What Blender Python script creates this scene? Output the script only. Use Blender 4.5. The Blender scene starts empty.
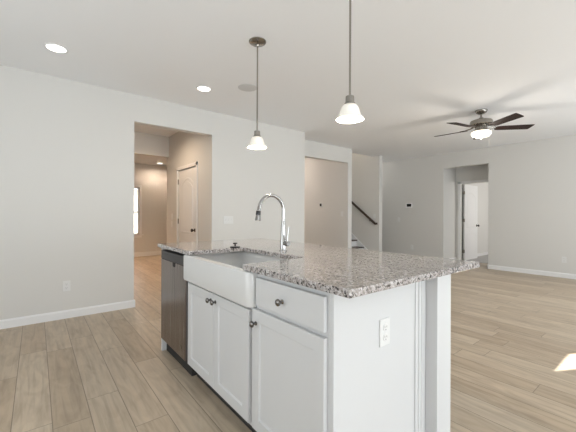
import bpy, bmesh, math, random
from mathutils import Vector, Matrix
C = bpy.context.scene.collection
S = bpy.context.scene
PI = math.pi

# ------------------------------------------------------------------ camera
cam_d = bpy.data.cameras.new('camera'); cam = bpy.data.objects.new('camera', cam_d); C.objects.link(cam)
F_PX, YAW, ROLL = 315.5, math.radians(51.3845), math.radians(0.2214)
fw = Vector((math.cos(YAW), math.sin(YAW), 0)); rt = Vector((math.sin(YAW), -math.cos(YAW), 0)); up = Vector((0, 0, 1))
r2 = rt*math.cos(ROLL) + up*math.sin(ROLL); u2 = up*math.cos(ROLL) - rt*math.sin(ROLL)
m = Matrix.Identity(4)
for i in range(3):
    m[i][0] = r2[i]; m[i][1] = u2[i]; m[i][2] = -fw[i]
m.translation = Vector((0, 0, 1.17))
cam.matrix_world = m
cam_d.sensor_width = 36; cam_d.sensor_fit = 'HORIZONTAL'; cam_d.lens = F_PX/576*36; cam_d.shift_y = -1.03/576
cam_d.clip_start = 0.02
S.camera = cam
# ------------------------------------------------------------------ world, sun, daylight, exposure
S.view_settings.view_transform = 'Standard'; S.view_settings.look = 'None'; S.view_settings.gamma = 1.0
S.view_settings.use_curve_mapping = False
S.view_settings.exposure = 0.42
W = bpy.data.worlds.new('world'); S.world = W; W.use_nodes = True
W.node_tree.nodes['Background'].inputs[0].default_value = (0.86, 0.93, 1.0, 1)
W.node_tree.nodes['Background'].inputs[1].default_value = 1.6

def light(name, kind, loc, energy, col=(1, 1, 1), size=None, rot=(0, 0, 0), radius=None):
    d = bpy.data.lights.new(name, kind); o = bpy.data.objects.new(name, d); C.objects.link(o)
    o.location = loc; o.rotation_euler = rot; d.energy = energy; d.color = col
    if size: d.shape = 'RECTANGLE'; d.size, d.size_y = size
    if radius is not None: d.shadow_soft_size = radius
    return o
sun = light('sun', 'SUN', (0, 0, 6), 22.0, (1, 0.98, 0.95))
sun.data.angle = 0.005
sun.rotation_euler = Vector((-0.87, 0.48, -0.478)).to_track_quat('-Z', 'Y').to_euler()
DAY = (0.88, 0.95, 1.0)
# added area lights standing in for unseen windows behind and beside the camera (areas face +Y or +X)
light('daylight_fill_rear', 'AREA', (1.9, -4.1, 1.3), 235, DAY, (6.4, 2.4), (PI/2+0.42, 0, 0))
light('daylight_fill_living', 'AREA', (6.05, -1.46, 1.45), 44, DAY, (1.2, 1.6), (PI/2+0.4, 0, 0))  # added to lift the living area; the wall behind it is solid
light('daylight_fill_side', 'AREA', (-1.62, 1.6, 1.45), 27, DAY, (2.6, 1.9), (PI/2+0.3, 0, -PI/2))  # added fill for the faces turned to -X; no opening in that wall
light('daylight_fill_bedroom', 'AREA', (9.9, 1.0, 1.5), 25, (1, 0.97, 0.93), (1.6, 1.4), (PI/2, 0, 0))  # added to brighten the bedroom; no window is built there
light('stair_fill', 'AREA', (6.2, 9.2, 4.3), 62, (1, 0.90, 0.78), (0.9, 0.9), (-PI/2+0.5, 0, 0))  # added to lighten the stairwell; no window is built there

# ------------------------------------------------------------------ materials
def mat(name, col, rough=0.5, metal=0.0, emit=None, emit_s=0.0, spec=None, coat=0.0):
    M = bpy.data.materials.new(name); M.use_nodes = True
    b = M.node_tree.nodes['Principled BSDF']
    b.inputs['Base Color'].default_value = (*col, 1); b.inputs['Roughness'].default_value = rough
    b.inputs['Metallic'].default_value = metal
    if emit: b.inputs['Emission Color'].default_value = (*emit, 1); b.inputs['Emission Strength'].default_value = emit_s
    if spec is not None: b.inputs['Specular IOR Level'].default_value = spec
    if coat: b.inputs['Coat Weight'].default_value = coat; b.inputs['Coat Roughness'].default_value = 0.05
    return M
class NT:
    """small helper to wire nodes"""
    def __init__(s, M): s.t = M.node_tree; s.b = s.t.nodes['Principled BSDF']
    def n(s, typ, **kw):
        nd = s.t.nodes.new(typ)
        for k, v in kw.items(): setattr(nd, k, v)
        return nd
    def l(s, a, b): s.t.links.new(a, b)
    def math(s, op, a, b=None, c=None):
        nd = s.n('ShaderNodeMath', operation=op)
        for i, v in enumerate((a, b, c)):
            if v is None: continue
            if isinstance(v, (int, float)): nd.inputs[i].default_value = v
            else: s.l(v, nd.inputs[i])
        return nd.outputs[0]
    def ramp(s, fac, stops, interp='LINEAR'):
        nd = s.n('ShaderNodeValToRGB'); nd.color_ramp.interpolation = interp
        els = nd.color_ramp.elements
        while len(els) < len(stops): els.new(0.5)
        for e, (p, c) in zip(els, stops): e.position = p; e.color = (*c, 1)
        s.l(fac, nd.inputs[0]); return nd.outputs[0]
    def mix(s, fac, a, b, blend='MIX'):
        nd = s.n('ShaderNodeMix', data_type='RGBA', blend_type=blend)
        for i, v in ((0, fac), (6, a), (7, b)):
            if isinstance(v, (int, float)): nd.inputs[i].default_value = v
            elif isinstance(v, tuple): nd.inputs[i].default_value = (*v, 1)
            else: s.l(v, nd.inputs[i])
        return nd.outputs[2]
def painted(name, col, rough, bump=0.02, scale=220):
    M = mat(name, col, rough); q = NT(M)
    g = q.n('ShaderNodeNewGeometry'); nz = q.n('ShaderNodeTexNoise'); nz.inputs['Scale'].default_value = scale
    q.l(g.outputs['Position'], nz.inputs['Vector'])
    bp = q.n('ShaderNodeBump'); bp.inputs['Strength'].default_value = bump; bp.inputs['Distance'].default_value = 0.002
    q.l(nz.outputs[0], bp.inputs['Height']); q.l(bp.outputs[0], q.b.inputs['Normal'])
    return M
m_wall = painted('wall_paint', (0.71, 0.70, 0.675), 0.75, 0.05)
m_ceil = painted('ceiling_paint', (0.93, 0.94, 0.955), 0.9, 0.15, 90)
m_trim = painted('trim_paint', (0.86, 0.86, 0.86), 0.35, 0.0)
m_cab = painted('cabinet_paint', (0.655, 0.657, 0.662), 0.55, 0.0)
m_plastic = mat('white_plastic', (0.77, 0.77, 0.76), 0.35)
m_slot = mat('dark_slot', (0.28, 0.28, 0.28), 0.6)
m_black = mat('black_plastic', (0.012, 0.012, 0.013), 0.3)
m_kick_shade = mat('kick_black_and_gap_shade', (0.03, 0.028, 0.026), 0.7)  # black kick and dishwasher parts; also the painted shade of the hinge gap
m_ceramic = mat('white_fireclay', (0.71, 0.71, 0.705), 0.15, coat=0.2)
m_chrome = mat('chrome', (0.40, 0.395, 0.39), 0.10, 1.0)
m_knob = mat('polished_nickel', (0.22, 0.21, 0.20), 0.12, 1.0)
m_nickel = mat('brushed_nickel', (0.33, 0.31, 0.28), 0.26, 1.0)
m_screen = mat('dark_screen', (0.01, 0.01, 0.011), 0.15)
m_grey = mat('grey_grille', (0.66, 0.66, 0.66), 0.7)
m_knobdark = mat('dark_bronze', (0.06, 0.05, 0.045), 0.35, 1.0)
m_rail = mat('dark_stained_wood', (0.045, 0.028, 0.02), 0.4)
m_lens = mat('lamp_lens', (1, 1, 1), 0.4, emit=(1, 0.96, 0.9), emit_s=3.0)
m_bulb = mat('lit_bulb', (1, 1, 1), 0.4, emit=(1, 0.9, 0.72), emit_s=5.0)
m_blade = mat('fan_blade_wood', (0.045, 0.025, 0.02), 0.55, spec=0.2)
def _blade(M):
    q = NT(M); tc = q.n('ShaderNodeTexCoord'); mp = q.n('ShaderNodeMapping'); mp.inputs['Scale'].default_value = (3, 60, 60)
    q.l(tc.outputs['Object'], mp.inputs[0]); nz = q.n('ShaderNodeTexNoise'); q.l(mp.outputs[0], nz.inputs['Vector'])
    q.l(q.ramp(nz.outputs[0], [(0.3, (0.013, 0.006, 0.005)), (0.7, (0.03, 0.015, 0.012))]), q.b.inputs['Base Color'])
_blade(m_blade)
# alabaster glass: glows with the lamp inside
def alabaster(name, s):
    M = mat(name, (0.93, 0.90, 0.84), 0.3); q = NT(M)
    tc = q.n('ShaderNodeTexCoord'); nz = q.n('ShaderNodeTexNoise'); nz.inputs['Scale'].default_value = 14; nz.inputs['Distortion'].default_value = 1.5
    q.l(tc.outputs['Object'], nz.inputs['Vector'])
    col = q.ramp(nz.outputs[0], [(0.3, (1.0, 0.84, 0.66)), (0.65, (1.0, 0.93, 0.82))])
    q.l(col, q.b.inputs['Emission Color']); q.b.inputs['Emission Strength'].default_value = s
    return M
m_shade = alabaster('alabaster_glass', 0.14)
m_bowl = alabaster('frosted_bowl_glass', 1.1)
# stainless: vertical brushed streaks
def steel(name, col, rough, sc):
    M = mat(name, col, rough, 1.0); q = NT(M)
    g = q.n('ShaderNodeNewGeometry'); mp = q.n('ShaderNodeMapping'); mp.inputs['Scale'].default_value = sc
    q.l(g.outputs['Position'], mp.inputs[0]); nz = q.n('ShaderNodeTexNoise'); nz.inputs['Scale'].default_value = 1.0; nz.inputs['Detail'].default_value = 4
    q.l(mp.outputs[0], nz.inputs['Vector'])
    q.l(q.ramp(nz.outputs[0], [(0.3, tuple(c*0.72 for c in col)), (0.7, tuple(min(1, c*1.25) for c in col))]), q.b.inputs['Base Color'])
    q.l(q.math('MULTIPLY_ADD', nz.outputs[0], 0.15, rough-0.07), q.b.inputs['Roughness'])
    return M
m_steel = steel('stainless_steel', (0.27, 0.238, 0.225), 0.24, (40, 60, 2))
m_control = mat('dark_control_strip', (0.035, 0.034, 0.036), 0.42)
# granite: pale grey, beige and white crystals with black and brown specks
def granite():
    M = mat('granite', (0.6, 0.57, 0.54), 0.08, spec=0.9, coat=0.25); q = NT(M)
    g = q.n('ShaderNodeNewGeometry').outputs['Position']
    nz = q.n('ShaderNodeTexNoise'); nz.inputs['Scale'].default_value = 42; nz.inputs['Detail'].default_value = 6; nz.inputs['Roughness'].default_value = 0.65; nz.inputs['Distortion'].default_value = 0.6
    q.l(g, nz.inputs['Vector'])
    base = q.ramp(nz.outputs[0], [(0.30, (0.13, 0.11, 0.105)), (0.42, (0.28, 0.245, 0.23)), (0.52, (0.45, 0.415, 0.40)), (0.64, (0.70, 0.68, 0.69))])
    v = q.n('ShaderNodeTexVoronoi'); v.inputs['Scale'].default_value = 165; q.l(g, v.inputs['Vector'])
    bw = q.n('ShaderNodeSeparateColor'); q.l(v.outputs['Color'], bw.inputs[0])
    c2 = q.ramp(bw.outputs[0], [(0.0, (0.03, 0.028, 0.028)), (0.10, (0.16, 0.14, 0.13)), (0.2, (0.42, 0.38, 0.36)), (0.55, (0.52, 0.48, 0.46)), (0.8, (0.80, 0.79, 0.80))], 'CONSTANT')
    col = q.mix(0.45, base, c2)
    n3 = q.n('ShaderNodeTexNoise'); n3.inputs['Scale'].default_value = 80; n3.inputs['Detail'].default_value = 3; q.l(g, n3.inputs['Vector'])
    dark = q.ramp(n3.outputs[0], [(0.395, (1, 1, 1)), (0.445, (0, 0, 0))])
    col = q.mix(dark, col, (0.045, 0.04, 0.042))
    q.l(col, q.b.inputs['Base Color'])
    return M
m_granite = granite()
# vinyl planks along Y
def planks():
    M = mat('vinyl_plank', (0.5, 0.42, 0.34), 0.42); q = NT(M)
    sp = q.n('ShaderNodeSeparateXYZ'); q.l(q.n('ShaderNodeNewGeometry').outputs['Position'], sp.inputs[0])
    X, Y = sp.outputs[0], sp.outputs[1]
    WD, LN = 0.178, 1.22
    u = q.math('DIVIDE', q.math('SUBTRACT', X, 0.075), WD); row = q.math('FLOOR', u); fu = q.math('FRACT', u)
    wn = q.n('ShaderNodeTexWhiteNoise', noise_dimensions='1D'); q.l(row, wn.inputs['W'])
    v = q.math('ADD', q.math('DIVIDE', Y, LN), q.math('MULTIPLY', wn.outputs[0], 7.3)); idx = q.math('FLOOR', v); fv = q.math('FRACT', v)
    cb = q.n('ShaderNodeCombineXYZ'); q.l(row, cb.inputs[0]); q.l(idx, cb.inputs[1])
    w2 = q.n('ShaderNodeTexWhiteNoise', noise_dimensions='2D'); q.l(cb.outputs[0], w2.inputs['Vector'])
    tone = q.ramp(w2.outputs[0], [(0.0, (0.46, 0.365, 0.262)), (0.35, (0.505, 0.412, 0.305)), (0.7, (0.54, 0.447, 0.336)), (1.0, (0.585, 0.495, 0.382))])
    # grain: stretched noise, shifted per plank
    gv = q.n('ShaderNodeCombineXYZ'); q.l(q.math('MULTIPLY', X, 34), gv.inputs[0]); q.l(q.math('MULTIPLY', Y, 2.2), gv.inputs[1]); q.l(q.math('MULTIPLY', w2.outputs[0], 61), gv.inputs[2])
    gn = q.n('ShaderNodeTexNoise'); gn.inputs['Scale'].default_value = 1.0; gn.inputs['Detail'].default_value = 5; gn.inputs['Distortion'].default_value = 0.5
    q.l(gv.outputs[0], gn.inputs['Vector'])
    grain = q.ramp(gn.outputs[0], [(0.30, (0.80, 0.78, 0.76)), (0.52, (1, 1, 1)), (0.75, (1.10, 1.09, 1.07))])
    gv2 = q.n('ShaderNodeCombineXYZ'); q.l(q.math('MULTIPLY', X, 9), gv2.inputs[0]); q.l(q.math('MULTIPLY', Y, 2.6), gv2.inputs[1]); q.l(q.math('MULTIPLY', w2.outputs[0], 23), gv2.inputs[2])
    g2 = q.n('ShaderNodeTexNoise'); g2.inputs['Scale'].default_value = 1.0; g2.inputs['Detail'].default_value = 2; g2.inputs['Distortion'].default_value = 2.0; q.l(gv2.outputs[0], g2.inputs['Vector'])
    cath = q.ramp(g2.outputs[0], [(0.3, (0.88, 0.86, 0.84)), (0.6, (1.03, 1.03, 1.03))])
    col = q.mix(1.0, q.mix(1.0, tone, grain, 'MULTIPLY'), cath, 'MULTIPLY')
    su = q.math('MINIMUM', fu, q.math('SUBTRACT', 1.0, fu)); sv = q.math('MINIMUM', fv, q.math('SUBTRACT', 1.0, fv))
    seam = q.math('MAXIMUM', q.math('LESS_THAN', su, 0.012), q.math('LESS_THAN', sv, 0.0015))
    col = q.mix(q.math('MULTIPLY', seam, 0.75), col, (0.14, 0.11, 0.085))
    q.l(col, q.b.inputs['Base Color'])
    q.l(q.math('MULTIPLY_ADD', gn.outputs[0], 0.12, 0.34), q.b.inputs['Roughness'])
    bp = q.n('ShaderNodeBump'); bp.inputs['Strength'].default_value = 0.25; bp.inputs['Distance'].default_value = 0.0015
    q.l(q.math('SUBTRACT', gn.outputs[0], q.math('MULTIPLY', seam, 1.5)), bp.inputs['Height']); q.l(bp.outputs[0], q.b.inputs['Normal'])
    return M
m_floor = planks()
m_carpet = painted('grey_carpet', (0.42, 0.41, 0.40), 0.95, 0.6, 300)
m_house = mat('pale_siding', (0.75, 0.68, 0.6), 0.8)
m_lawn = painted('dry_lawn', (0.55, 0.45, 0.33), 0.95, 0.3, 20)

# ------------------------------------------------------------------ mesh helpers
class MB:
    def __init__(s): s.bm = bmesh.new()
    def box(s, x0, x1, y0, y1, z0, z1):
        vs = [s.bm.verts.new((x, y, z)) for z in (z0, z1) for x, y in ((x0, y0), (x1, y0), (x1, y1), (x0, y1))]
        for f in ((3, 2, 1, 0), (4, 5, 6, 7), (0, 1, 5, 4), (1, 2, 6, 5), (2, 3, 7, 6), (3, 0, 4, 7)): s.bm.faces.new([vs[i] for i in f])
        return s
    def loops(s, loops, cap0=True, cap1=True, closed=True):
        R = [[s.bm.verts.new(p) for p in L] for L in loops]
        n = len(R[0])
        for a, b in zip(R, R[1:]):
            for i in range(n if closed else n-1):
                j = (i+1) % n; s.bm.faces.new((a[i], a[j], b[j], b[i]))
        if cap0: s.bm.faces.new(R[0][::-1])
        if cap1: s.bm.faces.new(R[-1])
        return s
    def prism(s, pts, axis, a, b):
        """polygon pts in the two other axes, extruded from a to b along axis"""
        def P(p, t): return {'x': (t, p[0], p[1]), 'y': (p[0], t, p[1]), 'z': (p[0], p[1], t)}[axis]
        return s.loops([[P(p, a) for p in pts], [P(p, b) for p in pts]])
    def lathe(s, prof, o=(0, 0, 0), axis=(0, 0, 1), n=24, cap0=True, cap1=True):
        """prof: (radius, height) pairs"""
        q = Vector((0, 0, 1)).rotation_difference(Vector(axis)); o = Vector(o)
        return s.loops([[o + q @ Vector((r*math.cos(2*PI*i/n), r*math.sin(2*PI*i/n), h)) for i in range(n)] for r, h in prof], cap0, cap1)
    def tube(s, pts, rad, n=12):
        pts = [Vector(p) for p in pts]; L = []
        rads = rad if isinstance(rad, (list, tuple)) else [rad]*len(pts)
        ref = None
        for i, p in enumerate(pts):
            t = (pts[min(i+1, len(pts)-1)] - pts[max(i-1, 0)]).normalized()
            if ref is None: ref = t.orthogonal().normalized()
            a = (ref - t*ref.dot(t)).normalized(); ref = a; b = t.cross(a)
            L.append([p + (a*math.cos(2*PI*k/n) + b*math.sin(2*PI*k/n))*rads[i] for k in range(n)])
        return s.loops(L)
    def build(s, name, m, parent=None, bevel=0, seg=2, smooth=False, label=None):
        bmesh.ops.recalc_face_normals(s.bm, faces=s.bm.faces)
        me = bpy.data.meshes.new(name); s.bm.to_mesh(me); s.bm.free()
        o = bpy.data.objects.new(name, me); C.objects.link(o); me.materials.append(m)
        if smooth:
            for p in me.polygons: p.use_smooth = True
            me.set_sharp_from_angle(angle=math.radians(40))
        if parent is not None:
            o.parent = parent
            base = parent.location.copy()
            if parent.parent: base = base + parent.parent.location
            if parent.type == 'EMPTY' and parent.get('world_parts', 1): me.transform(Matrix.Translation(-base))
            elif parent.type == 'MESH' and parent.parent is not None and parent.parent.type == 'EMPTY': me.transform(Matrix.Translation(-base))
        if bevel:
            b = o.modifiers.new('bevel', 'BEVEL'); b.width = bevel; b.segments = seg; b.limit_method = 'ANGLE'; b.harden_normals = False
        if label: o['label'] = label
        return o
def struct(name, mb, m, parent=None, **k):
    o = mb.build(name, m, parent, **k)
    if parent is None: o['kind'] = 'structure'
    return o
def thing(name, label, cat, loc=(0, 0, 0), group=None):
    o = bpy.data.objects.new(name, None); C.objects.link(o); o.location = loc; o.empty_display_size = 0.05
    tag(o, label, cat, group); return o
def tag(o, label, cat, group=None):
    o['label'] = label; o['category'] = cat
    if group: o['group'] = group
    return o
def dup(root, loc, label, group=None):
    r = root.copy(); C.objects.link(r); r.location = loc; r['label'] = label
    if group: r['group'] = group
    for ch in list(root.children):
        c = ch.copy(); C.objects.link(c); c.parent = r
        for g in list(ch.children):
            d = g.copy(); C.objects.link(d); d.parent = c
    return r

# ------------------------------------------------------------------ the setting
H = 2.683
struct('floor', MB().box(-1.7, 8.62, -1.6, 9.53, -0.1, 0).box(-1.7, 5.5, -4.3, -1.6, -0.1, 0), m_floor)
struct('floor', MB().box(8.62, 11.6, 0.6, 3.8, -0.1, 0.008), m_carpet)
cl = MB(); cl.box(-1.7, 11.6, -1.6, 5.0, H, H+0.12); cl.box(-1.7, 5.5, -4.3, -1.6, H, H+0.12); cl.box(-1.7, 5.6, 5.0, 6.37, H, H+0.12); cl.box(6.83, 8.0, 5.0, 9.53, H, H+0.12); cl.box(3.6, 5.6, 6.37, 9.53, H, H+0.12)
struct('ceiling', cl, m_ceil)
struct('ceiling', MB().box(-0.6, 3.6, 6.37, 9.53, 2.58, 2.70), m_ceil)
YL = 4.324
wl = MB(); wl.box(-1.7, 0.967, YL, YL+0.12, 0, H); wl.box(2.02, 3.84, YL, YL+0.12, 0, H); wl.box(0.967, 2.02, YL, YL+0.12, 2.345, H)
wl.box(3.72, 3.84, YL+0.12, 4.745, 0, H)
struct('wall_left', wl, m_wall)
wm = MB(); wm.box(3.72, 5.53, 4.745, 4.865, 2.36, H); wm.box(5.53, 5.66, 4.745, 9.4, 0, 5.2)
struct('wall_middle', wm, m_wall)
struct('wall_passage', MB().box(3.72, 3.84, 4.865, 8.6, 0, H).box(3.72, 5.53, 8.6, 8.72, 0, H), m_wall)
struct('wall_stair', MB().box(6.765, 6.895, 4.785, 9.4, 0, 5.2).box(5.53, 6.895, 9.4, 9.52, 0, 5.2), m_wall)
struct('wall_upstairs', MB().box(5.66, 6.765, 4.9, 4.998, H+0.125, 5.2), m_wall)
struct('ceiling_upstairs', MB().box(5.5, 6.9, 4.9, 9.55, 5.2, 5.3), m_ceil)
XR = 7.806
wr = MB(); wr.box(XR, XR+0.12, -1.5, 2.684, 0, H); wr.box(XR, XR+0.12, 3.669, 7.0, 0, H); wr.box(XR, XR+0.12, 2.684, 3.669, 2.33, H)
wr.box(6.895, XR, 6.6, 6.72, 0, H)
struct('wall_right', wr, m_wall)
wv = MB(); wv.box(XR+0.12, 8.5, 3.669, 3.79, 0, H); wv.box(XR+0.12, 8.5, 2.564, 2.684, 0, H)
wv.box(8.5, 8.62, 3.56, 3.79, 0, H); wv.box(8.5, 8.62, 2.564, 2.74, 0, H); wv.box(8.5, 8.62, 2.74, 3.56, 1.985, H)
struct('wall_vestibule', wv, m_wall)
struct('wall_bedroom', MB().box(8.62, 11.6, 3.66, 3.78, 0, H).box(11.48, 11.6, 0.7, 3.66, 0, H).box(8.5, 11.6, 0.6, 0.72, 0, H).box(8.5, 8.62, 0.72, 2.564, 0, H), m_wall)
# rooms behind the left opening
wh = MB(); XH = 2.02
wh.box(XH, XH+0.12, YL+0.12, 4.895, 0, H); wh.box(XH, XH+0.12, 5.735, 6.37, 0, H); wh.box(XH, XH+0.12, 4.895, 5.735, 1.965, H)
struct('wall_hall', wh, m_wall)
struct('wall_beam', MB().box(-0.6, XH, 6.25, 6.37, 2.29, H), m_wall)
fy = MB(); fy.box(-0.6, 1.30, 9.41, 9.53, 0, 2.6); fy.box(2.24, 3.6, 9.41, 9.53, 0, 2.6); fy.box(1.30, 2.24, 9.41, 9.53, 0, 0.613); fy.box(1.30, 2.24, 9.41, 9.53, 1.92, 2.6)
struct('wall_foyer', fy, m_wall)
struct('wall_foyer_side', MB().box(3.6, 3.72, 6.37, 9.53, 0, H).box(XH+0.12, 3.72, 6.25, 6.37, 0, H).box(-0.6, -0.48, YL+0.12, 9.41, 0, H), m_wall)
# walls behind the camera
wf = MB(); wf.box(5.4, 6.84, -1.6, -1.5, 0, H); wf.box(5.4, 5.5, -4.3, -1.6, 0, H); wf.box(-1.7, 5.5, -4.3, -4.2, 0, H); wf.box(7.52, 7.93, -1.6, -1.5, 0, H); wf.box(6.84, 7.52, -1.6, -1.5, 0, 1.0); wf.box(6.84, 7.52, -1.6, -1.5, 2.19, H)
struct('wall_front', wf, m_wall)
struct('wall_kitchen', MB().box(-1.8, -1.7, -4.3, YL+0.12, 0, H), m_wall)

# baseboards: profiled, 9 cm
def base_x(name, x0, x1, y, d, h=0.092):      # runs along X, faces d (-1 = towards -Y)
    pts = [(y, 0), (y+d*0.015, 0), (y+d*0.015, h-0.016), (y+d*0.008, h-0.004), (y+d*0.006, h), (y, h)]
    struct(name, MB().prism(pts, 'x', x0, x1), m_trim)
def base_y(name, y0, y1, x, d, h=0.092):
    pts = [(x, 0), (x+d*0.015, 0), (x+d*0.015, h-0.016), (x+d*0.008, h-0.004), (x+d*0.006, h), (x, h)]
    struct(name, MB().prism(pts, 'y', y0, y1), m_trim)
base_x('baseboard_left', -1.7, 0.982, YL, -1)
base_y('baseboard_left', YL+0.0002, YL+0.12, 0.967, 1)
base_x('baseboard_left', 2.02, 3.84, YL, -1)
base_y('baseboard_right', -1.5, 2.699, XR, -1)
base_x('baseboard_vestibule', XR-0.015, XR+0.6, 2.684, 1)
base_y('baseboard_right', 3.654, 6.6, XR, -1)
base_x('baseboard_vestibule', XR, 8.5, 3.669, -1)
base_x('baseboard_bedroom', 8.62, 11.48, 3.66, -1)
base_x('baseboard_foyer', -0.48, 3.6, 9.41, -1, 0.12)
base_y('baseboard_hall', YL+0.12, 4.835, XH, -1)
base_y('baseboard_hall', 5.795, 6.37, XH, -1)
base_y('baseboard_passage', 4.865, 8.6, 5.53, -1)
base_x('baseboard_stair', 6.75, 6.91, 4.785, -1)
base_x('baseboard_stair', 5.53, 5.66, 4.745, -1)

# window in the far room: frame, two sashes, glass, sill
w = MB()
w.box(1.24, 1.30, 9.392, 9.41, 0.56, 1.98); w.box(2.24, 2.30, 9.392, 9.41, 0.56, 1.98); w.box(1.24, 2.30, 9.392, 9.41, 1.92, 1.98)
w1 = struct('window_1', w, m_trim, bevel=0.003)
def sub(name, mb, m, p, **k): return mb.build(name, m, p, **k)
s_ = MB()
for z0, z1, yy in ((0.613, 1.25, 9.43), (1.215, 1.92, 9.455)):
    s_.box(1.30, 1.345, yy, yy+0.025, z0, z1); s_.box(2.205, 2.24, yy, yy+0.025, z0, z1); s_.box(1.30, 2.24, yy, yy+0.025, z0, z0+0.04); s_.box(1.30, 2.24, yy, yy+0.025, z1-0.04, z1)
sub('window_sash', s_, m_plastic, w1)
m_glass = mat('window_glass', (1, 1, 1), 0.0); m_glass.node_tree.nodes['Principled BSDF'].inputs['Transmission Weight'].default_value = 1.0
m_glass.node_tree.nodes['Principled BSDF'].inputs['IOR'].default_value = 1.01
sub('window_pane', MB().box(1.34, 2.21, 9.441, 9.445, 0.65, 1.215).box(1.34, 2.21, 9.466, 9.47, 1.25, 1.885), m_glass, w1)
sub('window_sill', MB().box(1.20, 2.34, 9.36, 9.43, 0.59, 0.613).box(1.24, 2.30, 9.395, 9.41, 0.53, 0.59), m_trim, w1, bevel=0.003)
# outside that window
tag(MB().box(-14, 10, 9.6, 40, -0.35, -0.15).build('lawn', m_lawn), 'dry pale ground outside the far hall window', 'lawn')['kind'] = 'stuff'
hs = thing('house', 'pale neighbouring house glimpsed through the far hall window', 'house', (2.8, 24.0, -0.15))
MB().box(-3, 8.4, 24, 30, -0.15, 2.9).build('wall', m_house, hs)
MB().prism([(23.6, 2.9), (30.4, 2.9), (27, 4.3)], 'x', -3.4, 8.8).build('roof', mat('pale_shingles', (0.72, 0.72, 0.72), 0.9), hs)
MB().box(4.35, 5.3, 23.94, 24.0, 1.25, 2.1).build('window', m_screen, hs, label='dark house window')

# arched two-panel door in the hall's right wall (leaf faces -X)
def arch_pts(y0, y1, z0, z1, rise, n=12):
    pts = [(y0, z0), (y1, z0)]
    for i in range(n+1):
        t = i/n; pts.append((y1+(y0-y1)*t, z1 + rise*math.sin(PI*t)))
    return pts
d1 = struct('door_1', MB().box(XH+0.012, XH+0.047, 4.90, 5.73, 0.012, 1.96), m_trim, bevel=0.002)
def panel_ring(pts, x, w, cx, cz):
    """raised moulding that follows an outline in the YZ plane"""
    mb = MB(); L = []
    for s_in, dx in ((0, 0), (0.25, -0.007), (0.6, -0.007), (1.0, 0.0)):
        L.append([(x+dx, cx+(p[0]-cx)*(1-w*s_in/abs(0.28)), cz+(p[1]-cz)*(1-w*s_in/0.45)) for p in pts])
    return mb.loops(L, False, False)
for z0, z1, rise in ((0.85, 1.70, 0.11), (0.14, 0.70, 0.0)):
    pts = arch_pts(5.03, 5.60, z0, z1, rise)
    panel_ring(pts, XH+0.012, 0.035, 5.315, (z0+z1)/2).build('door_panel_moulding', m_trim, d1, smooth=True)
    pi = [(5.315+(p[0]-5.315)*0.80, (z0+z1)/2+(p[1]-(z0+z1)/2)*0.86) for p in pts]
    MB().prism(pi, 'x', XH+0.004, XH+0.014).build('door_panel', m_trim, d1, bevel=0.003)
kn = MB(); kn.lathe([(0.03, 0), (0.03, 0.008), (0.012, 0.012), (0.012, 0.035), (0.026, 0.042), (0.030, 0.056), (0.022, 0.068), (0.004, 0.071)], (XH+0.012, 4.975, 0.914), (-1, 0, 0), 20)
kn.build('door_handle', m_knobdark, d1, smooth=True, label='dark bronze door knob')
for z in (0.25, 1.05, 1.76):
    MB().box(XH-0.006, XH+0.014, 5.727, 5.745, z-0.045, z+0.045).build('door_hinge', m_nickel, d1)
cs = MB(); cs.box(XH-0.016, XH, 4.84, 4.895, 0, 2.02); cs.box(XH-0.016, XH, 5.735, 5.79, 0, 2.02); cs.box(XH-0.016, XH, 4.84, 5.79, 1.965, 2.022)
struct('trim_1', cs, m_trim, bevel=0.004)
# open door of the bedroom: leaf swung back against the bedroom wall
d2 = struct('door_2', MB().box(8.64, 9.46, 3.515, 3.55, 0.012, 1.975), m_trim, bevel=0.002)
for z0, z1, rise in ((0.85, 1.68, 0.11), (0.14, 0.70, 0.0)):
    pts = arch_pts(8.77, 9.33, z0, z1, rise); cz = (z0+z1)/2
    L = [[(9.05+(p[0]-9.05)*(1-0.125*s_in), 3.515+dy, cz+(p[1]-cz)*(1-0.08*s_in)) for p in pts] for s_in, dy in ((0, 0), (0.25, -0.007), (0.6, -0.007), (1.0, 0))]
    MB().loops(L, False, False).build('door_panel_moulding', m_trim, d2, smooth=True)
hd = MB(); hd.lathe([(0.03, 0), (0.03, 0.008), (0.012, 0.012), (0.012, 0.035), (0.026, 0.042), (0.030, 0.056), (0.022, 0.068), (0.004, 0.071)], (9.39, 3.515, 0.90), (0, -1, 0), 20)
hd.build('door_handle', m_knobdark, d2, smooth=True, label='dark bronze door knob')
for z in (0.25, 1.05, 1.76):
    MB().box(8.60, 8.645, 3.512, 3.5535, z-0.04, z+0.04).build('door_hinge', m_nickel, d2)
c2 = MB(); c2.box(8.484, 8.5, 3.56, 3.618, 0, 2.04); c2.box(8.484, 8.5, 2.684, 2.74, 0, 2.04); c2.box(8.484, 8.5, 2.684, 3.618, 1.985, 2.043)
struct('trim_and_gap_shade_2', c2, m_trim, bevel=0.004)
j2 = MB(); j2.box(8.5, 8.62, 3.56, 3.565, 0, 1.985)
struct('trim_and_gap_shade_2', MB().box(8.592, 8.62, 3.553, 3.5601, 0, 1.985), m_kick_shade)  # dark strip painted in as the shade of the hinge gap
# window behind the camera that lets the sun patch in
w2 = MB()
for a in ((6.78, 6.84, -1.5, -1.482, 0.94, 2.25), (7.52, 7.58, -1.5, -1.482, 0.94, 2.25), (6.78, 7.58, -1.5, -1.482, 2.19, 2.25), (6.76, 7.60, -1.5, -1.47, 0.96, 1.0)): w2.box(*a)
struct('window_2', w2, m_trim)

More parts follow.
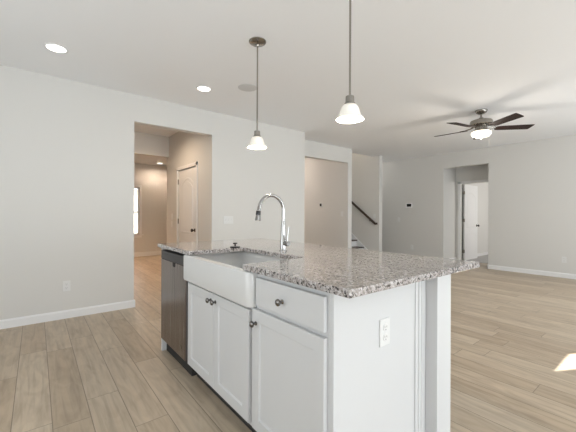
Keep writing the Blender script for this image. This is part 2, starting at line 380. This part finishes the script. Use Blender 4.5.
# staircase going up behind the stair wall
st = thing('staircase', 'carpetless staircase with dark treads and white risers behind the stair wall', 'staircase', (6.21, 5.05, 0))
RISE, RUN, Y0 = 0.17, 0.219, 5.03
for k in range(14):
    z = RISE*(k+1); y = Y0 + RUN*k
    MB().box(5.665, 6.742, y+0.012, y+0.03, z-RISE, z-0.03).build('riser', m_trim, st)
    MB().box(5.665, 6.742, y-0.018, y+RUN+0.03, z-0.03, z).build('tread', m_rail, st, bevel=0.006, label='dark wood stair tread')
n = 14
sk = [(4.93, 0.0), (4.93, 0.12)] + [(Y0+RUN*n, 0.12+0.776*(Y0+RUN*n-4.93))] + [(Y0+RUN*n, RISE*n-0.25)] + [(5.15, 0.0)]
MB().prism(sk, 'x', 6.743, 6.763).build('skirt_board', m_trim, st, label='white diagonal skirt board')
hr = thing('handrail', 'dark wood handrail sloping down along the stair wall', 'handrail', (6.70, 4.88, 0.93))
a = Vector((6.70, 4.84, 0.945)); b = Vector((6.70, 8.0, 0.945+3.16*0.745)); d = (b-a).normalized(); nrm = Vector((0, -d.z, d.y))
def rail_ring(p, s): return [p + Vector((x*s, 0, 0)) + nrm*(zz*s) for x, zz in ((-0.026, -0.018), (-0.018, -0.024), (0.018, -0.024), (0.026, -0.018), (0.026, 0.012), (0.014, 0.026), (-0.014, 0.026), (-0.026, 0.012))]
MB().loops([rail_ring(a, 0.9), rail_ring(a+d*0.01, 1), rail_ring(b, 1)]).build('rail', m_rail, hr, smooth=True)
MB().box(6.70, 6.764, 4.83, 4.875, 0.935, 0.985).build('rail_return', m_rail, hr, bevel=0.006)
for t in (0.25, 1.6, 2.9):
    p = a + d*t
    MB().tube([(6.764, p.y, p.z-0.07), (6.72, p.y, p.z-0.07), (6.70, p.y, p.z-0.022)], 0.007, 8).build('bracket', m_knobdark, hr, smooth=True)

# ------------------------------------------------------------------ kitchen island
CT0, CT1 = 0.892, 0.921
XF, XFF = 0.833, 0.853     # door faces, face frame
# drawer base cabinet with the finished end panel
db = thing('drawer_base_cabinet', 'white island cabinet with one drawer over one door at the near end', 'cabinet', (1.16, 1.03, 0))
mb = MB(); mb.box(XFF, 1.48, 0.815, 1.31, 0.105, 0.868); mb.box(0.93, 1.48, 0.815, 1.325, 0.0, 0.105); mb.box(XFF, 1.48, 0.815, 1.31, 0.868, CT0-0.001)
mb.build('body', m_cab, db)
MB().box(XFF, 1.498, 0.797, 0.8145, 0.0, CT0-0.001).build('end_panel', m_cab, db, bevel=0.0015)
mo = MB(); mo.box(1.412, 1.438, 0.792, 0.797, 0, CT0-0.002); mo.box(1.438, 1.458, 0.789, 0.797, 0, CT0-0.002); mo.box(1.458, 1.497, 0.787, 0.797, 0, CT0-0.002)
mo.build('scribe_moulding', m_cab, db, bevel=0.004)
def knob(root_part, y, z):
    mbk = MB().lathe([(0.010, 0), (0.010, 0.003), (0.006, 0.006), (0.0055, 0.014), (0.012, 0.018), (0.0155, 0.022), (0.0155, 0.027), (0.012, 0.031), (0.003, 0.033)], (XF, y, z), (-1, 0, 0), 20)
    return mbk.build('knob', m_knob, root_part, smooth=True, label='round metal knob')
dr = MB().box(XF, XFF-0.001, 0.827, 1.292, 0.732, 0.867).build('drawer', m_cab, db, bevel=0.003); knob(dr, 1.080, 0.795)
def shaker(root, y0, y1, z0, z1, st=0.058):
    """door: outer frame and a recessed flat panel in one board; sloped inner edge"""
    x0, x1 = XF, XFF-0.001
    R = lambda x, i: [(x, y0+i, z0+i), (x, y1-i, z0+i), (x, y1-i, z1-i), (x, y0+i, z1-i)]
    return MB().loops([R(x1, 0), R(x0+0.002, 0), R(x0, 0.002), R(x0, st), R(x0+0.008, st+0.006)]).build('door', m_cab, root)
d = shaker(db, 0.827, 1.322, 0.125, 0.711); knob(d, 1.288, 0.645)
# sink base cabinet
sb = thing('sink_base_cabinet', 'white island cabinet with two shaker doors under the apron sink', 'cabinet', (1.16, 1.76, 0))
mb = MB(); mb.box(XFF, 1.48, 1.326, 2.194, 0.105, 0.708); mb.box(0.93, 1.48, 1.326, 2.194, 0.0, 0.105); mb.box(1.33, 1.48, 1.326, 2.194, 0.708, CT0-0.001)
mb.build('body', m_cab, sb)
d = shaker(sb, 1.358, 1.754, 0.125, 0.695); knob(d, 1.790-0.062, 0.652)
d = shaker(sb, 1.758, 2.165, 0.125, 0.695); knob(d, 1.790, 0.652)
# toe kick board
tag(MB().box(0.915, 0.929, 0.815, 2.194, 0.0, 0.104).build('toe_kick_board', m_kick_shade), 'dark recessed toe kick strip under the white island cabinets', 'toe kick')
# dishwasher
dw = thing('dishwasher', 'stainless steel dishwasher built into the far end of the island', 'dishwasher', (1.16, 2.49, 0))
MB().box(0.862, 1.46, 2.210, 2.778, 0.10, 0.872).build('tub', m_kick_shade, dw)
MB().box(XF, 0.861, 2.214, 2.768, 0.122, 0.798).build('door_panel', m_steel, dw, bevel=0.004)
MB().box(XF, 0.861, 2.214, 2.768, 0.800, 0.868).build('control_strip', m_control, dw, bevel=0.003, label='dark control strip above the steel door')
MB().prism([(2.425, 0.799), (2.425, 0.775), (2.432, 0.766), (2.468, 0.766), (2.475, 0.775), (2.475, 0.799)], 'x', XF-0.002, XF+0.01).build('handle_pocket', m_kick_shade, dw)
MB().box(0.885, 0.95, 2.214, 2.7815, 0.0, 0.0995).build('kick_plate', m_kick_shade, dw)
MB().lathe([(0.016, 0), (0.016, 0.0015), (0.012, 0.002)], (XF, 2.30, 0.195), (-1, 0, 0), 20).build('badge', m_nickel, dw, label='small round emblem low on the door')
for y in (2.30, 2.70):
    MB().lathe([(0.018, 0), (0.018, 0.01), (0.008, 0.012), (0.008, 0.1)], (1.0, y, 0), (0, 0, 1), 12).build('foot', m_plastic, dw)
# island end wall and end board
tag(MB().box(0.848, 1.498, 2.782, 2.809, 0, CT0-0.001).build('island_end_board', m_cab, bevel=0.002), 'white end board on the far side of the dishwasher', 'panel')
struct('wall_island', MB().box(1.4985, 1.638, 0.73, 2.80, 0, CT0-0.001), m_cab, bevel=0.002)
# countertop with open-front sink notch
nx = 1.235; ny0, ny1 = 1.385, 2.10; r = 0.03
pts = [(0.815, 0.69), (1.874, 0.683), (1.874, 2.81), (0.815, 2.81), (0.815, ny1)]
pts += [(nx-r+r*math.sin(t*PI/2/5), ny1-r+r*math.cos(t*PI/2/5)) for t in range(6)]
pts += [(nx-r+r*math.cos(t*PI/2/5), ny0+r-r*math.sin(t*PI/2/5)) for t in range(6)]
pts += [(0.815, ny0)]
ct = MB().prism(pts, 'z', CT0, CT1).build('countertop', m_granite, bevel=0.003)
tag(ct, 'speckled grey and beige granite countertop on the island', 'countertop')
# farmhouse sink
def rrect(x0, x1, y0, y1, rr, z, n=6):
    P = []
    for cx, cy, a0 in ((x1-rr, y1-rr, 0), (x0+rr, y1-rr, 90), (x0+rr, y0+rr, 180), (x1-rr, y0+rr, 270)):
        for i in range(n+1):
            a = math.radians(a0+90*i/n); P.append((cx+rr*math.cos(a), cy+rr*math.sin(a), z))
    return P
X0, X1, YA, YB, ZB, ZT = 0.806, 1.295, 1.312, 2.208, 0.712, 0.8895
L = [rrect(X0+0.012, X1-0.012, YA+0.012, YB-0.012, 0.03, ZB), rrect(X0+0.003, X1-0.003, YA+0.003, YB-0.003, 0.036, ZB+0.004), rrect(X0, X1, YA, YB, 0.038, ZB+0.014),
     rrect(X0, X1, YA, YB, 0.038, ZT-0.012), rrect(X0+0.003, X1-0.003, YA+0.003, YB-0.003, 0.036, ZT-0.003), rrect(X0+0.011, X1-0.011, YA+0.011, YB-0.011, 0.03, ZT),
     rrect(X0+0.040, X1-0.030, YA+0.035, YB-0.035, 0.03, ZT), rrect(X0+0.050, X1-0.040, YA+0.045, YB-0.045, 0.03, ZT-0.012), rrect(X0+0.060, X1-0.05, YA+0.055, YB-0.055, 0.04, ZB+0.05), rrect(X0+0.085, X1-0.075, YA+0.08, YB-0.08, 0.04, ZB+0.028)]
fs = thing('farmhouse_sink', 'white fireclay apron front sink set in the granite island', 'sink', (1.05, 1.75, ZB))
MB().loops(L).build('basin', m_ceramic, fs, smooth=True)
MB().lathe([(0.045, 0.0285), (0.045, 0.031), (0.03, 0.030), (0.006, 0.029)], (1.05, 1.75, ZB), (0, 0, 1), 24).build('drain', m_chrome, fs, smooth=True)
# faucet
fx, fy_ = 1.338, 1.728
fa = thing('faucet', 'tall chrome gooseneck faucet standing behind the sink', 'faucet', (fx, fy_, CT1))
MB().lathe([(0.027, 0), (0.027, 0.006), (0.0225, 0.010), (0.0225, 0.075), (0.020, 0.085), (0.0185, 0.12), (0.013, 0.20), (0.0125, 0.21)], (fx, fy_, CT1), (0, 0, 1), 24).build('body', m_chrome, fa, smooth=True)
R = 0.100; zc = 1.283-R+0.018
arc = [(fx, fy_, CT1+0.205), (fx, fy_, zc-0.02)] + [(fx-R+R*math.cos(t), fy_, zc+R*math.sin(t)) for t in [PI*i/16 for i in range(0, 16)]] + [(fx-2*R-0.002, fy_, zc-0.005)]
MB().tube(arc, 0.0115, 14).build('spout', m_chrome, fa, smooth=True)
sh = thing; q0 = Vector((fx-2*R-0.002, fy_, zc)); ax = Vector((-0.12, 0, -1)).normalized()
MB().lathe([(0.0125, 0), (0.0145, 0.004), (0.0150, 0.03), (0.0185, 0.055), (0.0195, 0.066), (0.016, 0.07)], q0, ax, 20).build('spray_head', m_chrome, fa, smooth=True)
MB().lathe([(0.0152, 0.006), (0.0156, 0.008), (0.0164, 0.03), (0.0158, 0.032)], q0 + Vector((-0.0012, 0, 0)), ax, 20).build('spray_button', m_black, fa, smooth=True, label='black spray button band')
hz = CT1+0.053
MB().tube([(fx, fy_-0.018, hz), (fx, fy_-0.060, hz)], 0.0165, 18).build('handle_hub', m_chrome, fa, smooth=True)
MB().tube([(fx, fy_-0.045, hz+0.012), (fx+0.004, fy_-0.046, hz+0.06), (fx+0.012, fy_-0.048, hz+0.115)], [0.0055, 0.0045, 0.004], 10).build('handle_lever', m_chrome, fa, smooth=True)
# sink stopper on the counter
ss = thing('sink_stopper', 'small black knobbed sink stopper lying on the granite beside the sink', 'sink stopper', (1.19, 2.135, CT1))
MB().lathe([(0.036, 0), (0.039, 0.003), (0.038, 0.007), (0.02, 0.009)], (1.19, 2.135, CT1), (0, 0, 1), 24).build('disc', m_black, ss, smooth=True)
MB().lathe([(0.006, 0.008), (0.006, 0.026), (0.017, 0.027), (0.018, 0.033), (0.012, 0.036)], (1.19, 2.135, CT1), (0, 0, 1), 18).build('knob', m_black, ss, smooth=True)

# ------------------------------------------------------------------ outlets and switches
def duplex(name, label, loc, face):
    """face: 'y' looks to -Y, 'x' looks to -X"""
    t = thing(name, label, 'outlet', loc, 'white duplex outlets')
    rot = {'y': 0, 'x': -PI/2}[face]
    def put(mb, nm, m, p, **k):
        bmesh.ops.rotate(mb.bm, verts=mb.bm.verts, cent=(0, 0, 0), matrix=Matrix.Rotation(rot, 3, 'Z'))
        bmesh.ops.translate(mb.bm, verts=mb.bm.verts, vec=loc)
        return mb.build(nm, m, p, **k)
    put(MB().box(-0.036, 0.036, -0.006, 0, -0.058, 0.058), 'cover_plate', m_plastic, t, bevel=0.003)
    for dz in (0.021, -0.021):
        sck = put(MB().lathe([(0.0165, 0.0), (0.0165, 0.0025), (0.015, 0.003)], (0, -0.006, dz), (0, -1, 0), 20), 'socket', m_plastic, t)
        put(MB().box(-0.008, -0.0055, -0.0095, -0.0088, dz-0.002, dz+0.008).box(0.0055, 0.008, -0.0095, -0.0088, dz-0.001, dz+0.007).box(-0.0025, 0.0025, -0.0095, -0.0088, dz-0.011, dz-0.006), 'slot', m_slot, sck)
    return t
duplex('wall_outlet', 'white outlet low on the left wall near the hall opening', (0.27, YL, 0.362), 'y')
duplex('wall_outlet', 'white outlet on the white island end panel', (1.165, 0.797, 0.672), 'y')
duplex('wall_outlet', 'white outlet low on the right wall right of the vestibule opening', (XR, 1.40, 0.345), 'x')
duplex('wall_outlet', 'white outlet low on the right wall below the thermostat', (XR, 4.49, 0.332), 'x')
def switch(label, loc, face, gangs=1):
    t = thing('light_switch', label, 'light switch', loc)
    rot = {'y': 0, 'x': -PI/2}[face]
    def put(mb, nm, m, p, **k):
        bmesh.ops.rotate(mb.bm, verts=mb.bm.verts, cent=(0, 0, 0), matrix=Matrix.Rotation(rot, 3, 'Z'))
        bmesh.ops.translate(mb.bm, verts=mb.bm.verts, vec=loc)
        return mb.build(nm, m, p, **k)
    hw = 0.036 + 0.023*(gangs-1)
    pl = put(MB().box(-hw, hw, -0.006, 0, -0.058, 0.058), 'cover_plate', m_plastic, t, bevel=0.003)
    for g in range(gangs):
        cx = (g-(gangs-1)/2)*0.046
        put(MB().box(cx-0.011, cx+0.011, -0.0075, -0.0058, -0.024, 0.024), 'switch_frame', m_plastic, t)
        put(MB().prism([(-0.008, -0.009), (-0.014, 0.012), (-0.008, 0.012)], 'x', cx-0.005, cx+0.005), 'toggle', m_plastic, t)
    return t
switch('white triple switch plate on the left wall right of the hall opening', (2.29, YL, 1.09), 'y', 3)
switch('upper of two white light switches on the hall wall left of the arched door', (XH, 6.06, 1.13), 'x')
switch('lower of two white light switches on the hall wall left of the arched door', (XH, 6.06, 0.985), 'x')
switch('white light switch on the passage wall left of the stairs', (5.53, 4.92, 1.20), 'x')
switch('white light switch on the stair wall above the handrail end', (6.765, 4.92, 1.15), 'x')
switch('white light switch on the right wall left of the thermostat', (XR, 4.88, 1.057), 'x')
th = thing('thermostat', 'white thermostat with black screen on the right wall', 'thermostat', (XR, 4.59, 1.43))
MB().box(XR-0.02, XR, 4.49, 4.67, 1.375, 1.495).build('housing', m_trim, th, bevel=0.005)
MB().box(XR-0.023, XR-0.019, 4.505, 4.635, 1.405, 1.478).build('screen', m_screen, th, label='black screen')
pp = thing('wall_port', 'small white plate with black square port on the passage wall', 'wall plate', (5.53, 5.61, 1.42))
MB().box(5.522, 5.53, 5.55, 5.67, 1.36, 1.48).build('plate', m_plastic, pp, bevel=0.003)
MB().box(5.518, 5.523, 5.585, 5.645, 1.39, 1.455).build('port', m_black, pp, label='black square port')

# ------------------------------------------------------------------ lamps
def pendant(loc, label):
    t = thing('pendant_light', label, 'pendant light', loc, 'pendant lights over the island')
    x, y, z = loc
    MB().lathe([(0.075, 0), (0.075, -0.006), (0.068, -0.014), (0.045, -0.024), (0.016, -0.03), (0.012, -0.045), (0.007, -0.05)], loc, (0, 0, 1), 32).build('canopy', m_nickel, t, smooth=True)
    MB().lathe([(0.0065, -0.045), (0.0065, 1.895-z)], loc, (0, 0, 1), 12).build('rod', m_nickel, t, smooth=True)
    MB().lathe([(0.009, 1.905-z), (0.026, 1.90-z), (0.027, 1.862-z), (0.033, 1.858-z), (0.033, 1.842-z), (0.02, 1.84-z)], loc, (0, 0, 1), 24).build('socket_cup', m_nickel, t, smooth=True)
    out = [(0.026, 1.850), (0.040, 1.846), (0.051, 1.832), (0.058, 1.813), (0.063, 1.794), (0.071, 1.779), (0.081, 1.768), (0.0865, 1.760)]
    inn = [(rr-0.004, zz-0.001) for rr, zz in out[::-1]]
    prof = [(rr, zz-z) for rr, zz in out + [(0.0845, 1.7575)] + inn]
    MB().lathe(prof, loc, (0, 0, 1), 40, False, False).build('shade', m_shade, t, smooth=True, label='alabaster glass bell shade')
    MB().lathe([(0.008, 1.842-z), (0.012, 1.825-z), (0.022, 1.805-z), (0.026, 1.79-z), (0.021, 1.774-z), (0.006, 1.768-z)], loc, (0, 0, 1), 20).build('bulb', m_bulb, t, smooth=True)
    return t
P1 = (1.506, 2.321, H); P2 = (1.506, 1.280, H)
p = pendant(P1, 'pendant light with alabaster bell shade hanging farther away over the sink end')
dup(p, P2, 'pendant light with alabaster bell shade hanging nearer over the drawer end')
for q in (P1, P2): light('pendant_bulb', 'POINT', (q[0], q[1], 1.738), 6.0, (1, 0.86, 0.68), radius=0.03)
rl = thing('recessed_light', 'round lit recessed light in the ceiling nearest the left wall', 'recessed light', (0.14, 3.57, H), 'recessed ceiling lights')
MB().lathe([(0.074, -0.001), (0.076, -0.006), (0.092, -0.004), (0.094, 0)], (0.14, 3.57, H), (0, 0, 1), 32, False, False).build('trim_ring', m_trim, rl, smooth=True)
MB().lathe([(0.075, -0.0015), (0.05, -0.0035), (0.002, -0.004)], (0.14, 3.57, H), (0, 0, 1), 32).build('lens', m_lens, rl, smooth=True)
dup(rl, (1.572, 3.595, H), 'round lit recessed light in the ceiling left of the grey ceiling grille')
dup(rl, (2.665, 9.0, 2.58), 'round lit recessed light in the far room beyond the hall beam')
sp = thing('ceiling_speaker', 'round grey ceiling speaker grille behind the far pendant rod', 'ceiling speaker', (1.96, 3.235, H))
MB().lathe([(0.112, 0), (0.112, -0.004), (0.104, -0.006)], (1.96, 3.235, H), (0, 0, 1), 36).build('ring', m_grey, sp, smooth=True)
MB().lathe([(0.103, -0.0055), (0.06, -0.008), (0.002, -0.009)], (1.96, 3.235, H), (0, 0, 1), 36).build('grille', m_grey, sp, smooth=True)
# ceiling fan
FX, FY = 4.993, 1.813
cf = thing('ceiling_fan', 'five-blade ceiling fan with dark blades and a lit bowl', 'ceiling fan', (FX, FY, H))
o = (FX, FY, 0)
MB().lathe([(0.078, H), (0.078, H-0.012), (0.066, H-0.035), (0.04, H-0.052), (0.018, H-0.056)], o, (0, 0, 1), 32).build('canopy', m_nickel, cf, smooth=True)
MB().lathe([(0.012, H-0.05), (0.012, 2.55)], o, (0, 0, 1), 14).build('downrod', m_nickel, cf, smooth=True)
MB().lathe([(0.03, 2.575), (0.035, 2.552), (0.10, 2.545), (0.138, 2.53), (0.145, 2.505), (0.145, 2.475), (0.128, 2.462), (0.06, 2.455)], o, (0, 0, 1), 40).build('motor_housing', m_nickel, cf, smooth=True)
MB().lathe([(0.075, 2.456), (0.078, 2.42), (0.085, 2.395), (0.118, 2.388), (0.118, 2.377), (0.05, 2.375)], o, (0, 0, 1), 36).build('light_fitter', m_nickel, cf, smooth=True)
MB().lathe([(0.118, 2.378), (0.126, 2.370), (0.126, 2.345), (0.118, 2.322), (0.092, 2.306), (0.05, 2.298), (0.004, 2.296)], o, (0, 0, 1), 40).build('light_bowl', m_bowl, cf, smooth=True, label='glowing white glass bowl')
MB().lathe([(0.004, 2.27), (0.012, 2.275), (0.014, 2.286), (0.004, 2.294)], o, (0, 0, 1), 14).build('finial', m_nickel, cf, smooth=True)
ZBL = 2.42
for i in range(5):
    ang = math.radians(-120.37 + 72*i)
    Rz = Matrix.Rotation(ang, 4, 'Z') @ Matrix.Rotation(math.radians(-11), 4, 'X')
    pr = [(0.19, -0.052), (0.24, -0.060), (0.60, -0.070), (0.648, -0.070), (0.656, -0.062), (0.636, 0.062), (0.626, 0.070), (0.57, 0.069), (0.24, 0.060), (0.19, 0.052)]
    bl = MB(); bl.loops([[Vector((x, y, -0.003)) for x, y in pr], [Vector((x, y, 0.003)) for x, y in pr]])
    bl.bm.transform(Matrix.Translation((FX, FY, ZBL)) @ Rz)
    ob = bl.build('blade', m_blade, cf, label='dark wood fan blade')
    ir = MB()
    for y0, y1 in ((-0.028, -0.016), (0.016, 0.028)): ir.tube([(0.09, y0*0.6, 0.042), (0.14, y0*1.3, 0.02), (0.20, y1, 0.008), (0.27, y1, 0.006)], 0.006, 8)
    ir.box(0.19, 0.28, -0.032, 0.032, 0.003, 0.008)
    ir.bm.transform(Matrix.Translation((FX, FY, ZBL)) @ Rz)
    ir.build('blade_iron', m_nickel, ob)
MB().tube([(FX-0.04, FY-0.075, 2.41), (FX-0.07, FY-0.125, 2.38), (FX-0.07, FY-0.125, 2.06)], 0.0016, 6).build('pull_chain', m_plastic, cf)
light('fan_lamp', 'POINT', (FX, FY, 2.22), 9, (1, 0.92, 0.82), radius=0.08)
# lamps of the hall and far room; last spot added to wash the floor orange
for nm, lc, en, cl_ in (('hall_lamp', (1.15, 5.2, 2.66), 46, (1, 0.77, 0.56)), ('far_room_spot', (2.665, 9.0, 2.565), 26, (1, 0.79, 0.60)), ('far_room_spot', (1.6, 7.5, 2.565), 110, (1, 0.62, 0.36))):
    l_ = light(nm, 'SPOT', lc, en, cl_, radius=0.07); l_.data.spot_size = math.radians(110 if en == 110 else 165); l_.data.spot_blend = 0.6
light('side_hall_fill', 'POINT', (7.3, 5.9, 2.4), 3, (1, 0.95, 0.88), radius=0.1)  # added fill to brighten the far right wall, no fixture
light('passage_light', 'POINT', (4.6, 6.8, 2.5), 19, (1, 0.84, 0.72), radius=0.1)  # warm point light in the passage, no fixture modelled
